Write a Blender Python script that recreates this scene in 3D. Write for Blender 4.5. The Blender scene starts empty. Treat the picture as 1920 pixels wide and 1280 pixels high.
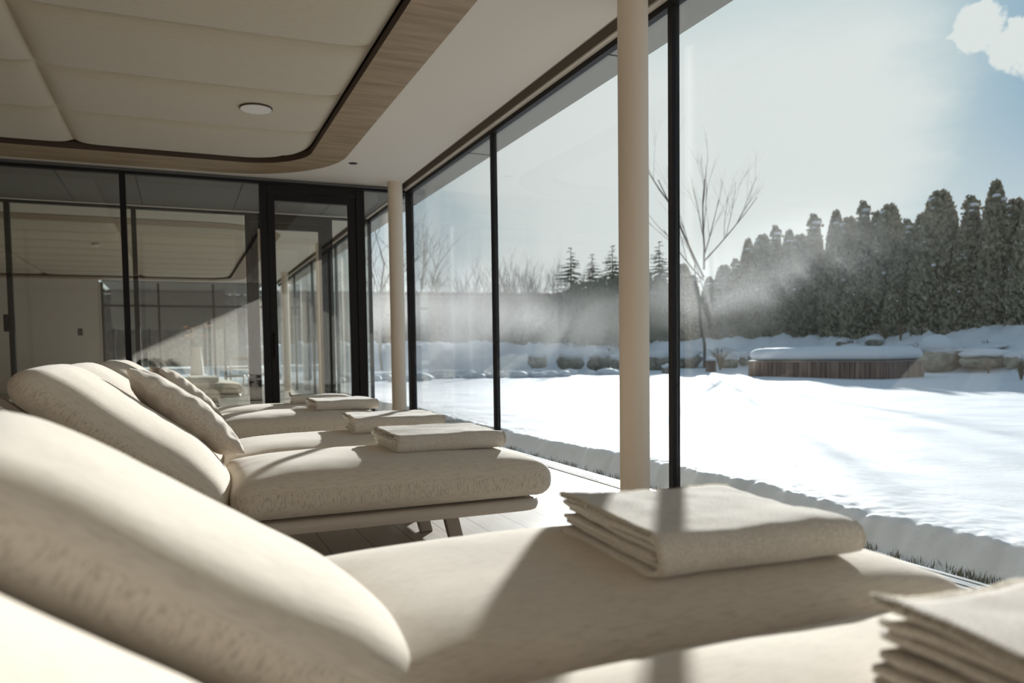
import bpy, bmesh, math, random
from mathutils import Vector, Matrix, noise

C = bpy.context.scene.collection
SC = bpy.context.scene
R = math.radians
PI = math.pi

# ------------------------------------------------------------------ camera
CAM_H = 0.9
FPX, YAW, PITCH, ROLL, SHY = 1441.57, 0.4061408, -0.05137779, -0.01331908, 93.33565
def cam_axes():
    c, s, cp, sp, cr, sr = math.cos(YAW), math.sin(YAW), math.cos(PITCH), math.sin(PITCH), math.cos(ROLL), math.sin(ROLL)
    fwd = Vector((s*cp, c*cp, sp)); right = Vector((c, -s, 0)); up = right.cross(fwd)
    return cr*right + sr*up, -sr*right + cr*up, fwd
RX, UX, FX = cam_axes()
CO = Vector((0, 0, CAM_H))
cd = bpy.data.cameras.new('camera'); cam = bpy.data.objects.new('camera', cd); C.objects.link(cam)
cd.sensor_width = 36; cd.lens = 36*FPX/1920; cd.shift_y = SHY/1920; cd.clip_end = 3000; cd.clip_start = 0.02
m = Matrix((RX, UX, -FX)).transposed().to_4x4(); m.translation = CO; cam.matrix_world = m
cd.dof.use_dof = True; cd.dof.focus_distance = 4.2; cd.dof.aperture_fstop = 2.4
SC.camera = cam

# ------------------------------------------------------------------ light and exposure
SC.view_settings.view_transform = 'Standard'; SC.view_settings.look = 'None'
SC.view_settings.gamma = 1; SC.view_settings.exposure = -0.46; SC.view_settings.use_curve_mapping = False
SUN_DIR = Vector((0.559, 0.787, 0.261)).normalized()
sd = bpy.data.lights.new('sun', 'SUN'); sun = bpy.data.objects.new('sun', sd); C.objects.link(sun)
sd.energy = 13.0; sd.angle = R(0.6); sd.color = (1, 0.995, 0.985)
sun.rotation_euler = SUN_DIR.to_track_quat('Z', 'Y').to_euler()

W = bpy.data.worlds.new('winter_sky'); SC.world = W; W.use_nodes = True
nt = W.node_tree; nt.nodes.clear(); N = nt.nodes; LK = nt.links
out = N.new('ShaderNodeOutputWorld'); bg = N.new('ShaderNodeBackground'); LK.new(bg.outputs[0], out.inputs[0])
tc = N.new('ShaderNodeTexCoord')
nrm = N.new('ShaderNodeVectorMath'); nrm.operation = 'NORMALIZE'; LK.new(tc.outputs['Generated'], nrm.inputs[0])
dt = N.new('ShaderNodeVectorMath'); dt.operation = 'DOT_PRODUCT'; LK.new(nrm.outputs[0], dt.inputs[0]); dt.inputs[1].default_value = SUN_DIR
def wmath(op, a, b=None, c=None):
    n = N.new('ShaderNodeMath'); n.operation = op
    for i, v in enumerate((a, b, c)):
        if v is None: continue
        if hasattr(v, 'links'): LK.new(v, n.inputs[i])
        else: n.inputs[i].default_value = v
    return n.outputs[0]
def wmap(v, a, b, c=0, d=1):
    n = N.new('ShaderNodeMapRange'); n.interpolation_type = 'SMOOTHSTEP'; LK.new(v, n.inputs[0])
    for i, q in enumerate((a, b, c, d)): n.inputs[i+1].default_value = q
    return n.outputs[0]
mp = N.new('ShaderNodeMapping'); mp.inputs['Scale'].default_value = (1.0, 1.0, 2.6); LK.new(nrm.outputs[0], mp.inputs[0])
n1 = N.new('ShaderNodeTexNoise'); n1.inputs['Scale'].default_value = 3.1; n1.inputs['Detail'].default_value = 9; n1.inputs['Roughness'].default_value = 0.55
LK.new(mp.outputs[0], n1.inputs['Vector'])
sepz = N.new('ShaderNodeSeparateXYZ'); LK.new(nrm.outputs[0], sepz.inputs[0])
wob = wmath('MULTIPLY', wmath('SUBTRACT', n1.outputs[0], 0.5), 0.10)
glow = wmap(wmath('ADD', dt.outputs['Value'], wob), 0.935, 0.978)
glow = wmath('MULTIPLY', glow, wmap(wmath('ADD', sepz.outputs[2], wob), 0.325, 0.40, 1.0, 0.35))
# two small cumulus puffs high on the right
n2 = N.new('ShaderNodeTexNoise'); n2.inputs['Scale'].default_value = 22; n2.inputs['Detail'].default_value = 7; n2.inputs['Roughness'].default_value = 0.6; LK.new(nrm.outputs[0], n2.inputs['Vector'])
puffs = None
for px, py, rr in ((1832, 52, .026), (1805, 70, .016), (1893, 90, .026), (1910, 55, .014), (1860, 62, .014)):
    dd = ((px-960)/FPX*RX - (py-640-SHY)/FPX*UX + FX).normalized()
    q = N.new('ShaderNodeVectorMath'); q.operation = 'DISTANCE'; LK.new(nrm.outputs[0], q.inputs[0]); q.inputs[1].default_value = dd
    v = wmap(wmath('ADD', q.outputs['Value'], wmath('MULTIPLY', wmath('SUBTRACT', n2.outputs[0], 0.5), 0.07)), rr*.75, rr*1.05, 1, 0)
    puffs = v if puffs is None else wmath('MAXIMUM', puffs, v)
cl = wmap(n1.outputs[0], 0.565, 0.66)
whit = wmath('MAXIMUM', wmath('MAXIMUM', glow, puffs), wmath('MULTIPLY', cl, 0.45))
sep = N.new('ShaderNodeSeparateXYZ'); LK.new(nrm.outputs[0], sep.inputs[0])
hor = wmap(sep.outputs[2], 0.06, 0.29, 0.95, 0.0)
whit2 = wmath('MAXIMUM', whit, wmath('MULTIPLY', hor, 0.85))
up_ = wmap(dt.outputs['Value'], 0.975, 0.925)
up2 = wmap(dt.outputs['Value'], 0.93, 0.55)
bl = N.new('ShaderNodeMix'); bl.data_type = 'RGBA'; LK.new(up_, bl.inputs[0])
bl.inputs[6].default_value = (0.82, 0.98, 1.02, 1); bl.inputs[7].default_value = (0.45, 0.68, 0.88, 1)
bl2 = N.new('ShaderNodeMix'); bl2.data_type = 'RGBA'; LK.new(up2, bl2.inputs[0]); LK.new(bl.outputs[2], bl2.inputs[6]); bl2.inputs[7].default_value = (0.33, 0.45, 0.58, 1); bl = bl2
wm = N.new('ShaderNodeMix'); wm.data_type = 'RGBA'; LK.new(whit2, wm.inputs[0]); LK.new(bl.outputs[2], wm.inputs[6]); wm.inputs[7].default_value = (1.14, 1.20, 1.19, 1)
LK.new(wm.outputs[2], bg.inputs[0]); bg.inputs[1].default_value = 1.0

# ------------------------------------------------------------------ helpers
def at(px, py, depth):
    d = (px-960)/FPX*RX - (py-640-SHY)/FPX*UX + FX
    return CO + d*depth
def on_x(px, py, x):
    d = (px-960)/FPX*RX - (py-640-SHY)/FPX*UX + FX
    return CO + d*(x/d.x)
def tag(o, label=None, cat=None, group=None, kind=None):
    if label: o['label'] = label
    if cat: o['category'] = cat
    if group: o['group'] = group
    if kind: o['kind'] = kind
    return o
def empty(name, loc=(0, 0, 0), rz=0, parent=None):
    o = bpy.data.objects.new(name, None); C.objects.link(o); o.location = loc; o.rotation_euler = (0, 0, rz); o.empty_display_size = .1
    if parent: o.parent = parent
    return o
def obj(name, bm, mat, parent=None, smooth=False, loc=None, rot=None, angle=None):
    me = bpy.data.meshes.new(name); bmesh.ops.recalc_face_normals(bm, faces=bm.faces) if not getattr(bm, 'keepn', False) else None
    bm.to_mesh(me); bm.free()
    if smooth:
        for p in me.polygons: p.use_smooth = True
        if angle: me.set_sharp_from_angle(angle=R(angle))
    for mm in (mat if isinstance(mat, (list, tuple)) else [mat]): me.materials.append(mm)
    o = bpy.data.objects.new(name, me); C.objects.link(o)
    if parent: o.parent = parent
    if loc: o.location = loc
    if rot: o.rotation_euler = rot
    return o
def raw(name, verts, faces, mat, parent=None, smooth=False, midx=None):
    me = bpy.data.meshes.new(name); me.from_pydata(verts, [], faces); me.update()
    if smooth: me.polygons.foreach_set('use_smooth', [True]*len(me.polygons))
    for mm in (mat if isinstance(mat, (list, tuple)) else [mat]): me.materials.append(mm)
    if midx: me.polygons.foreach_set('material_index', midx)
    o = bpy.data.objects.new(name, me); C.objects.link(o)
    if parent: o.parent = parent
    return o
def box(bm, x0, x1, y0, y1, z0, z1, bev=0):
    r = bmesh.ops.create_cube(bm, size=1)
    bmesh.ops.scale(bm, vec=(x1-x0, y1-y0, z1-z0), verts=r['verts'])
    bmesh.ops.translate(bm, vec=((x0+x1)/2, (y0+y1)/2, (z0+z1)/2), verts=r['verts'])
    if bev:
        es = list({e for v in r['verts'] for e in v.link_edges})
        bmesh.ops.bevel(bm, geom=es, offset=bev, segments=2, affect='EDGES', profile=0.5)
    return bm
def nb(): return bmesh.new()
def bx(x0, x1, y0, y1, z0, z1, bev=0): return box(nb(), x0, x1, y0, y1, z0, z1, bev)
def cyl(bm, c, r, z0, z1, n=32, r2=None, bev=0):
    q = bmesh.ops.create_cone(bm, cap_ends=True, segments=n, radius1=r, radius2=r if r2 is None else r2, depth=z1-z0)
    bmesh.ops.translate(bm, vec=(c[0], c[1], (z0+z1)/2), verts=q['verts']); return bm
def tube(V, F, pts, rads, n=6):
    b = len(V); prev = None
    for i, p in enumerate(pts):
        p = Vector(p); d = (Vector(pts[min(i+1, len(pts)-1)]) - Vector(pts[max(i-1, 0)])).normalized()
        a = d.cross(Vector((0, 0, 1)) if abs(d.z) < .9 else Vector((1, 0, 0))).normalized(); c = d.cross(a)
        for k in range(n):
            t = 2*PI*k/n; V.append(tuple(p + (a*math.cos(t) + c*math.sin(t))*rads[i]))
    for i in range(len(pts)-1):
        for k in range(n):
            q = b+i*n+k; w = b+i*n+(k+1) % n; F.append((q, w, w+n, q+n))
    F.append(tuple(b+k for k in range(n))); e = b+(len(pts)-1)*n; F.append(tuple(e+n-1-k for k in range(n)))
def copy_tree(o, parent=None):
    c = o.copy(); C.objects.link(c)
    if parent: c.parent = parent
    for ch in [q for q in KIDS(o)]: copy_tree(ch, c)
    return c
def KIDS(o): return [q for q in list(C.objects) if q.parent == o]
def fbm(x, y, z=0, s=1, o=4): return noise.fractal(Vector((x*s, y*s, z*s)), 0.9, 2.0, o)

# ------------------------------------------------------------------ materials
def mat(name, col, rough=.6, metal=0, spec=.5, sheen=0):
    m_ = bpy.data.materials.new(name); m_.use_nodes = True; b = m_.node_tree.nodes['Principled BSDF']
    b.inputs['Base Color'].default_value = (*col, 1); b.inputs['Roughness'].default_value = rough; b.inputs['Metallic'].default_value = metal
    b.inputs['Specular IOR Level'].default_value = spec
    if sheen: b.inputs['Sheen Weight'].default_value = sheen; b.inputs['Sheen Roughness'].default_value = .6
    return m_
def nd(m_, t, **k):
    n = m_.node_tree.nodes.new(t)
    for a, v in k.items():
        if a in n.inputs: n.inputs[a].default_value = v
        else: setattr(n, a, v)
    return n
def lk(m_, a, b): m_.node_tree.links.new(a, b)
def noise_col(m_, scale, c1, c2, lo=.4, hi=.6, vec=(1, 1, 1), detail=4, rough=.5, coord='Object', bump=0, bscale=None, dist=.01):
    t = nd(m_, 'ShaderNodeTexCoord'); mp_ = nd(m_, 'ShaderNodeMapping'); mp_.inputs['Scale'].default_value = vec
    n = nd(m_, 'ShaderNodeTexNoise'); n.inputs['Scale'].default_value = scale; n.inputs['Detail'].default_value = detail; n.inputs['Roughness'].default_value = rough
    lk(m_, t.outputs[coord], mp_.inputs[0]); lk(m_, mp_.outputs[0], n.inputs['Vector'])
    r = nd(m_, 'ShaderNodeMapRange'); lk(m_, n.outputs[0], r.inputs[0]); r.inputs[1].default_value = lo; r.inputs[2].default_value = hi
    x = nd(m_, 'ShaderNodeMix', data_type='RGBA'); lk(m_, r.outputs[0], x.inputs[0]); x.inputs[6].default_value = (*c1, 1); x.inputs[7].default_value = (*c2, 1)
    b = m_.node_tree.nodes['Principled BSDF']; lk(m_, x.outputs[2], b.inputs['Base Color'])
    if bump:
        bn = nd(m_, 'ShaderNodeBump'); bn.inputs['Strength'].default_value = bump; bn.inputs['Distance'].default_value = dist
        src = n
        if bscale:
            src = nd(m_, 'ShaderNodeTexNoise'); src.inputs['Scale'].default_value = bscale; src.inputs['Detail'].default_value = 5; lk(m_, mp_.outputs[0], src.inputs['Vector'])
        lk(m_, src.outputs[0], bn.inputs['Height']); lk(m_, bn.outputs[0], b.inputs['Normal'])
    return x, r

def fabric(name, base, dark, fleck=(.50, .68), streak=.62):
    """heathered weave: flecks run along the length on top and upright on the sides (object-space normal picks the cloth panel)"""
    m_ = mat(name, base, .95, spec=.15, sheen=.25); t = nd(m_, 'ShaderNodeTexCoord')
    outs = []
    for sc in ((26, 240, 240), (240, 240, 36)):
        mp_ = nd(m_, 'ShaderNodeMapping'); mp_.inputs['Scale'].default_value = sc; lk(m_, t.outputs['Object'], mp_.inputs[0])
        n = nd(m_, 'ShaderNodeTexNoise'); n.inputs['Scale'].default_value = 1; n.inputs['Detail'].default_value = 3; n.inputs['Roughness'].default_value = .6
        lk(m_, mp_.outputs[0], n.inputs['Vector']); outs.append(n.outputs[0])
    s = nd(m_, 'ShaderNodeSeparateXYZ'); lk(m_, t.outputs['Normal'], s.inputs[0])
    ab = nd(m_, 'ShaderNodeMath', operation='ABSOLUTE'); lk(m_, s.outputs[2], ab.inputs[0])
    st = nd(m_, 'ShaderNodeMath', operation='GREATER_THAN'); lk(m_, ab.outputs[0], st.inputs[0]); st.inputs[1].default_value = .42
    mx = nd(m_, 'ShaderNodeMix'); lk(m_, st.outputs[0], mx.inputs[0]); lk(m_, outs[1], mx.inputs[2]); lk(m_, outs[0], mx.inputs[3])
    r = nd(m_, 'ShaderNodeMapRange'); lk(m_, mx.outputs[0], r.inputs[0]); r.inputs[1].default_value = fleck[0]; r.inputs[2].default_value = fleck[1]; r.inputs[4].default_value = streak
    kk = nd(m_, 'ShaderNodeMapRange'); lk(m_, st.outputs[0], kk.inputs[0]); kk.inputs[3].default_value = 1; kk.inputs[4].default_value = .5
    km = nd(m_, 'ShaderNodeMath', operation='MULTIPLY'); lk(m_, r.outputs[0], km.inputs[0]); lk(m_, kk.outputs[0], km.inputs[1]); r = km
    c = nd(m_, 'ShaderNodeMix', data_type='RGBA'); lk(m_, r.outputs[0], c.inputs[0]); c.inputs[6].default_value = (*base, 1); c.inputs[7].default_value = (*dark, 1)
    b = m_.node_tree.nodes['Principled BSDF']; lk(m_, c.outputs[2], b.inputs['Base Color'])
    bn = nd(m_, 'ShaderNodeBump'); bn.inputs['Strength'].default_value = .35; bn.inputs['Distance'].default_value = .002
    lk(m_, mx.outputs[0], bn.inputs['Height']); lk(m_, bn.outputs[0], b.inputs['Normal'])
    return m_
def make_glass(name, tint=(.955, .97, .965), f0=.035):
    """clear pane: mirror share by viewing angle (Schlick), the rest passes straight through"""
    m_ = bpy.data.materials.new(name); m_.use_nodes = True; t = m_.node_tree; t.nodes.clear()
    o = t.nodes.new('ShaderNodeOutputMaterial'); a = t.nodes.new('ShaderNodeBsdfTransparent'); g = t.nodes.new('ShaderNodeBsdfGlossy')
    lw = t.nodes.new('ShaderNodeLayerWeight'); p = t.nodes.new('ShaderNodeMath'); p.operation = 'POWER'; p.inputs[1].default_value = 5
    t.links.new(lw.outputs['Facing'], p.inputs[0]); lw.inputs[0].default_value = .5
    q = t.nodes.new('ShaderNodeMath'); q.operation = 'MULTIPLY_ADD'; t.links.new(p.outputs[0], q.inputs[0]); q.inputs[1].default_value = 1-f0; q.inputs[2].default_value = f0
    x = t.nodes.new('ShaderNodeMixShader'); a.inputs[0].default_value = (*tint, 1); g.inputs['Roughness'].default_value = 0.0
    t.links.new(q.outputs[0], x.inputs[0]); t.links.new(a.outputs[0], x.inputs[1]); t.links.new(g.outputs[0], x.inputs[2]); t.links.new(x.outputs[0], o.inputs[0])
    return m_

M = {}
M['fabric'] = fabric('heathered_upholstery', (.67, .59, .49), (.25, .195, .14))
M['pillow'] = fabric('striped_linen', (.62, .55, .47), (.30, .24, .18), (.42, .62), .55)
M['wool'] = mat('grey_wool', (.46, .41, .35), .95, spec=.1, sheen=.35)
noise_col(M['wool'], 260, (.48, .43, .365), (.72, .66, .58), .35, .65, bump=.5, bscale=420, dist=.003)
M['stitch'] = mat('blanket_stitching', (.60, .55, .47), .9, spec=.1)
M['frame'] = mat('taupe_powder_coat', (.52, .45, .38), .38)
M['leg'] = mat('dark_taupe_metal', (.30, .25, .21), .45)
M['ceil'] = mat('warm_plaster', (.68, .615, .54), .9, spec=.1)
M['wall'] = mat('light_plaster', (.74, .68, .62), .9, spec=.1)
M['grey'] = mat('grey_panel', (.30, .30, .29), .7, spec=.2)
M['slot'] = mat('brown_grey_blind_box', (.30, .255, .21), .7, spec=.1)
M['canopy'] = mat('dark_canopy_panel', (.17, .16, .145), .7, spec=.2)
M['soffit'] = mat('soffit_panel', (.36, .345, .32), .7, spec=.2)
M['black'] = mat('anthracite_aluminium', (.016, .014, .014), .5, spec=.15)
M['column'] = mat('column_paint', (.71, .60, .485), .55, spec=.3)
M['alu'] = mat('brushed_aluminium', (.62, .60, .57), .38, .7)
M['groove'] = mat('dark_groove', (.02, .02, .02), .8)
M['white'] = mat('white_plastic', (.78, .74, .70), .5)
M['glass'] = make_glass('window_glass')
M['glass_b'] = make_glass('partition_glass', (.955, .965, .95), .07)
M['canvas'] = mat('ceiling_canvas', (.62, .54, .46), .95, spec=.1, sheen=.2)
noise_col(M['canvas'], 1, (.47, .40, .30), (.54, .465, .36), .3, .7, vec=(14, 240, 240), detail=3, bump=.12, dist=.002)
M['oak'] = mat('oak_veneer', (.45, .33, .22), .5, spec=.3)
x_, r_ = noise_col(M['oak'], 1, (.21, .14, .078), (.36, .25, .145), .3, .66, vec=(1.6, 15, 15), detail=7, rough=.62)
M['dark_and_shade'] = mat('dark_brown_with_shade', (.06, .035, .022), .6)  # shade of the recess edge put into the brown; also dark seams and ring

def plank_floor():
    m_ = mat('bleached_oak_planks', (.6, .55, .48), .42, spec=.4)
    t = nd(m_, 'ShaderNodeTexCoord'); mp_ = nd(m_, 'ShaderNodeMapping'); mp_.inputs['Rotation'].default_value = (0, 0, PI/2); lk(m_, t.outputs['Object'], mp_.inputs[0])
    br = nd(m_, 'ShaderNodeTexBrick'); lk(m_, mp_.outputs[0], br.inputs['Vector'])
    br.inputs['Color1'].default_value = (.58, .53, .46, 1); br.inputs['Color2'].default_value = (.50, .445, .38, 1); br.inputs['Mortar'].default_value = (.16, .13, .10, 1)
    br.inputs['Scale'].default_value = 1; br.inputs['Mortar Size'].default_value = .003; br.inputs['Brick Width'].default_value = 2.2; br.inputs['Row Height'].default_value = .2; br.offset = .37
    mp2 = nd(m_, 'ShaderNodeMapping'); mp2.inputs['Scale'].default_value = (30, 3, 1); lk(m_, t.outputs['Object'], mp2.inputs[0])
    n = nd(m_, 'ShaderNodeTexNoise'); n.inputs['Scale'].default_value = 1.5; n.inputs['Detail'].default_value = 6; lk(m_, mp2.outputs[0], n.inputs['Vector'])
    mx = nd(m_, 'ShaderNodeMix', data_type='RGBA', blend_type='MULTIPLY'); mx.inputs[0].default_value = .35
    lk(m_, br.outputs[0], mx.inputs[6]); lk(m_, n.outputs[0], mx.inputs[7])
    b = m_.node_tree.nodes['Principled BSDF']; lk(m_, mx.outputs[2], b.inputs['Base Color'])
    return m_
M['floor'] = plank_floor()
M['paving'] = mat('stone_paving', (.35, .34, .32), .7)
def snow_mat():
    m_ = mat('snow', (.76, .775, .80), .75, spec=.15); t = nd(m_, 'ShaderNodeTexCoord')
    a = nd(m_, 'ShaderNodeTexNoise'); a.inputs['Scale'].default_value = 3.0; a.inputs['Detail'].default_value = 8; a.inputs['Roughness'].default_value = .65; lk(m_, t.outputs['Object'], a.inputs['Vector'])
    bn = nd(m_, 'ShaderNodeBump'); bn.inputs['Strength'].default_value = .35; bn.inputs['Distance'].default_value = .03
    lk(m_, a.outputs[0], bn.inputs['Height']); lk(m_, bn.outputs[0], m_.node_tree.nodes['Principled BSDF'].inputs['Normal']); return m_
M['snow'] = snow_mat()
M['gravel'] = mat('pale_gravel', (.42, .37, .32), .8); noise_col(M['gravel'], 40, (.25, .22, .19), (.55, .50, .44), .35, .65, bump=.6, dist=.01)
M['soil'] = mat('dark_soil', (.10, .085, .065), .95)
M['grass'] = mat('winter_grass', (.15, .145, .09), .8)
M['dry'] = mat('dry_grass', (.30, .23, .15), .85)
M['conifer'] = mat('thuja_foliage', (.045, .06, .035), .8, spec=.15); noise_col(M['conifer'], 6, (.26, .235, .17), (.50, .46, .35), .35, .65)
M['conifer2'] = mat('spruce_foliage', (.26, .27, .21), .8, spec=.15)
M['hedge'] = mat('brown_hedge_foliage', (.12, .10, .075), .85, spec=.1); noise_col(M['hedge'], 3, (.14, .12, .10), (.26, .22, .18), .35, .65)
M['bark'] = mat('grey_bark', (.22, .19, .165), .85); M['twig'] = mat('brown_twigs', (.20, .165, .14), .85)
M['rock'] = mat('grey_rock', (.24, .225, .19), .85); noise_col(M['rock'], 3, (.17, .155, .125), (.42, .39, .32), .35, .65, bump=.7, dist=.06)
M['cedar'] = mat('cedar_boards', (.26, .17, .13), .65); noise_col(M['cedar'], 1, (.15, .10, .08), (.33, .225, .17), .35, .65, vec=(7, 7, .8), detail=5)
M['hill'] = mat('hazed_snowy_hill', (.50, .56, .60), .95); noise_col(M['hill'], .03, (.44, .50, .55), (.60, .65, .68), .4, .6)  # pale blue of the distant air mixed into the hill's colour
M['water'] = mat('pool_water', (.10, .13, .13), .08); M['ice'] = mat('ice_lump', (.70, .73, .74), .6)
M['petal'] = mat('pale_orange_petal', (.75, .42, .25), .7)

# ------------------------------------------------------------------ measurements (metres)
XG = 2.69        # long window wall
Y1, Y2, Y3 = 9.45, 11.615, 23.3     # lounge end glazing, second room front glazing, its end wall
Y0 = -4.5; XL = -5.5
ZC = 2.956       # plaster ceiling
ZT = 2.90        # head of glazing

def struct(name, bm, m_, parent=None, **k):
    o = obj(name, bm, m_, parent, **k)
    if not parent: o['kind'] = 'structure'
    return o
# floors
struct('floor', bx(XL, XG+.06, Y0, Y1+.05, -.12, 0), M['floor'])
struct('floor', bx(XL, XG+.06, Y1+.05, Y2-.05, -.12, -.004), M['paving'])
struct('floor', bx(XL, XG+.06, Y2-.05, Y3, -.12, 0), M['floor'])
# walls
struct('wall_left', bx(XL-.15, XL, Y0-.15, Y3+.15, -.12, 3.4), M['wall'])
struct('wall_front', bx(XL, XG+.05, Y0-.15, Y0, -.12, 3.4), M['wall'])
struct('wall_back', bx(XL, -1.95, Y3, Y3+.15, -.12, 3.4), M['wall'])
o = struct('trim_1', bx(-1.94, -1.87, Y3-.03, Y3+.12, 0, 2.9, .004), M['white'])
# roof slab
struct('roof', bx(XL-.2, XG+.10, Y0-.2, Y3+.2, 3.25, 3.55), M['grey'])

# ceilings with the rounded recess
def rrect(x0, x1, y0, y1, r, n=24):
    P = []
    for cx_, cy_, a0 in ((x1-r, y1-r, 0), (x0+r, y1-r, 90), (x0+r, y0+r, 180), (x1-r, y0+r, 270)):
        for k in range(n+1):
            a = R(a0+90*k/n); P.append((cx_+r*math.cos(a), cy_+r*math.sin(a)))
    return P
def outer_match(P, X0, X1, YA, YB, x0, x1, y0, y1, r, n=24):
    """the matching loop on the plain rectangle: corners collapse onto the rectangle's corners"""
    Q = []
    cs = ((X1, YB), (X0, YB), (X0, YA), (X1, YA))
    for c in range(4):
        for k in range(n+1): 
            cx_, cy_ = cs[c]; f = k/n
            # walk from the side next to the corner into the corner and out again
            px_, py_ = P[c*(n+1)+k]
            if (c in (0, 2)) == (f < .5): Q.append((cx_, py_ + (cy_-py_)*min(1, 2*f if f < .5 else 1)) if c in (0, 2) else (cx_, py_ + (cy_-py_)*min(1, 2*(1-f))))
            else: Q.append((px_ + (cx_-px_)*min(1, 2*(1-f)), cy_) if c in (0, 2) else (px_ + (cx_-px_)*min(1, 2*f), cy_))
    return Q
def ring(P, Q, z, z2=None, thick=None):
    bm = nb(); z2 = z if z2 is None else z2
    a = [bm.verts.new((p[0], p[1], z)) for p in P]; b = [bm.verts.new((q[0], q[1], z2)) for q in Q]
    n = len(P)
    for i in range(n):
        j = (i+1) % n
        try: bm.faces.new((a[i], a[j], b[j], b[i]))
        except Exception: pass
    return bm
def ceiling(X0, X1, YA, YB, rx0, rx1, ry0, ry1, seams_y, seams_x, tag_, panel_label):
    P = rrect(rx0, rx1, ry0, ry1, 1.2); Q = outer_match(P, X0, X1, YA, YB, rx0, rx1, ry0, ry1, 1.2)
    bm = ring(P, Q, ZC)
    struct('ceiling', bm, M['ceil']); 
    # oak rim: flat underside, and the inner return with its shade in the colour
    w = .36; w2 = .57
    I = rrect(rx0+w, rx1-w, ry0+w2, ry1-w2, .66)
    bm = ring(I, P, ZC-.006); 
    o1 = struct('trim_2' if tag_ == 1 else 'trim_3', bm, M['oak'])
    bm = ring(I, P, ZC+.004); 
    bm2 = ring(I, I, ZC-.006, ZC+.055)
    o2 = obj('inner_return', bm2, M['dark_and_shade'], o1)
    # closing board above
    G = rrect(rx0+w-.05, rx1-w+.05, ry0+w2-.05, ry1-w2+.05, .68)
    bm = nb(); bm.faces.new([bm.verts.new((p[0], p[1], ZC+.16)) for p in G]); o3 = obj('backing_board', bm, M['dark_and_shade'], o1)
    bm2 = ring(I, G, ZC+.055, ZC+.16); o3 = obj('shadow_gap_side', bm2, M['dark_and_shade'], o1)
    # padded canvas panel
    fx0, fx1, fy0, fy1 = rx0+w+.0, rx1-w-.0, ry0+w2+.0, ry1-w2-.0
    V, F = [], []; idx = {}
    xs = []; sx = sorted([fx0]+seams_x+[fx1]); sy = sorted([fy0]+seams_y+[fy1])
    def fine(arr, n):
        o_ = []
        for a, b in zip(arr, arr[1:]):
            for k in range(n): 
                t = k/n; t = .5-.5*math.cos(PI*t); o_.append((a+(b-a)*t, a, b))
        o_.append((arr[-1], arr[-2], arr[-1])); return o_
    X = fine(sx, 26); Yy = fine(sy, 18); r = .66
    def puff(v, a, b, e):
        t = max(0, min(1, (v-a)/(b-a))); d = min(t, 1-t)*(b-a); return 1-math.exp(-d/e)
    for i, (x, a, b) in enumerate(X):
        for j, (y, c, d) in enumerate(Yy):
            # squash the grid corners onto the rounded outline
            px_, py_ = x, y
            for cx_, cy_, sx_, sy_ in ((fx1-r, fy1-r, 1, 1), (fx0+r, fy1-r, -1, 1), (fx0+r, fy0+r, -1, -1), (fx1-r, fy0+r, 1, -1)):
                u = (x-cx_)*sx_/r; v = (y-cy_)*sy_/r
                if u > 0 and v > 0:
                    mxx = max(u, v); L_ = math.hypot(u, v); k = mxx/L_ if L_ else 1
                    px_ = cx_+sx_*u*k*r; py_ = cy_+sy_*v*k*r
            z = ZC+.085 - .062*puff(x, a, b, .05)*puff(y, c, d, .05) - .02*(puff(x, fx0, fx1, .25)*puff(y, fy0, fy1, .25))
            V.append((px_, py_, z))
    nY = len(Yy)
    for i in range(len(X)-1):
        for j in range(nY-1): q = i*nY+j; F.append((q, q+1, q+nY+1, q+nY))
    o = raw('padded_ceiling_panel', V, F, M['canvas'], smooth=True)
    tag(o, panel_label, 'ceiling panel')
    V, F = [], []
    for y in seams_y: tube(V, F, [(fx0+.04, y, ZC+.082), (fx1-.04, y, ZC+.082)], [.0045]*2, 6)
    for x in seams_x: tube(V, F, [(x, fy0+.04, ZC+.082), (x, fy1-.04, ZC+.082)], [.0045]*2, 6)
    raw('seam_welt', V, F, M['dark_and_shade'], o)
ceiling(XL, 2.54, Y0, Y1, -4.9, 1.66, -4.1, 9.31, [7.56, 6.46, 5.38, 4.28, 3.18, 2.08, .98, -.12, -1.22, -2.32], [-.885, -3.05],  1, 'beige quilted canvas ceiling panel directly above the loungers, framed by oak')
ceiling(XL, 2.54, Y2, Y3, -4.9, 1.66, Y2+1.2, 22.9, [14.6+1.08*k for k in range(8)], [-.885, -3.05], 2, 'beige quilted canvas ceiling panel in the room beyond the end glazing')
struct('ceiling', bx(XL, XG+.05, Y1, Y2, 2.94, 3.0), M['canopy'])
struct('ceiling', bx(-1.9, 2.3, Y3+.2, 27.5, 2.95, 3.1), M['canopy'])
struct('wall_back', bx(-1.9, 1.4, 26.6, 26.8, 1.75, 2.95), M['canopy'])
for x in (-1.9, -.9, .3, 1.3): struct('trim_10', bx(x, x+.07, 26.55, 26.62, -.1, 1.75), M['black'])
for x in (-.55, .62): pass
tr = nb(); 
for x in (-1.2, -.40, .75, 1.95): box(tr, x-.004, x+.004, Y1+.05, Y2-.05, 2.936, 2.94)
struct('trim_4', tr, M['groove'])
# slot and lintel along the window wall
struct('trim_5', bx(2.54, 2.55, Y0, Y3, ZC, 3.2), M['slot'])
struct('trim_6', bx(2.62, 2.76, Y0, Y3, 2.925, 2.938), M['ceil'])
struct('trim_11', bx(2.63, 2.76, Y0, Y3, 2.938, 3.25), M['slot'])
struct('trim_7', bx(2.665, 2.715, Y0, Y3, 2.885, 2.925), M['black'])
struct('trim_8', bx(2.54, 2.62, Y0, Y3, 3.15, 3.25), M['grey'])
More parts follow.
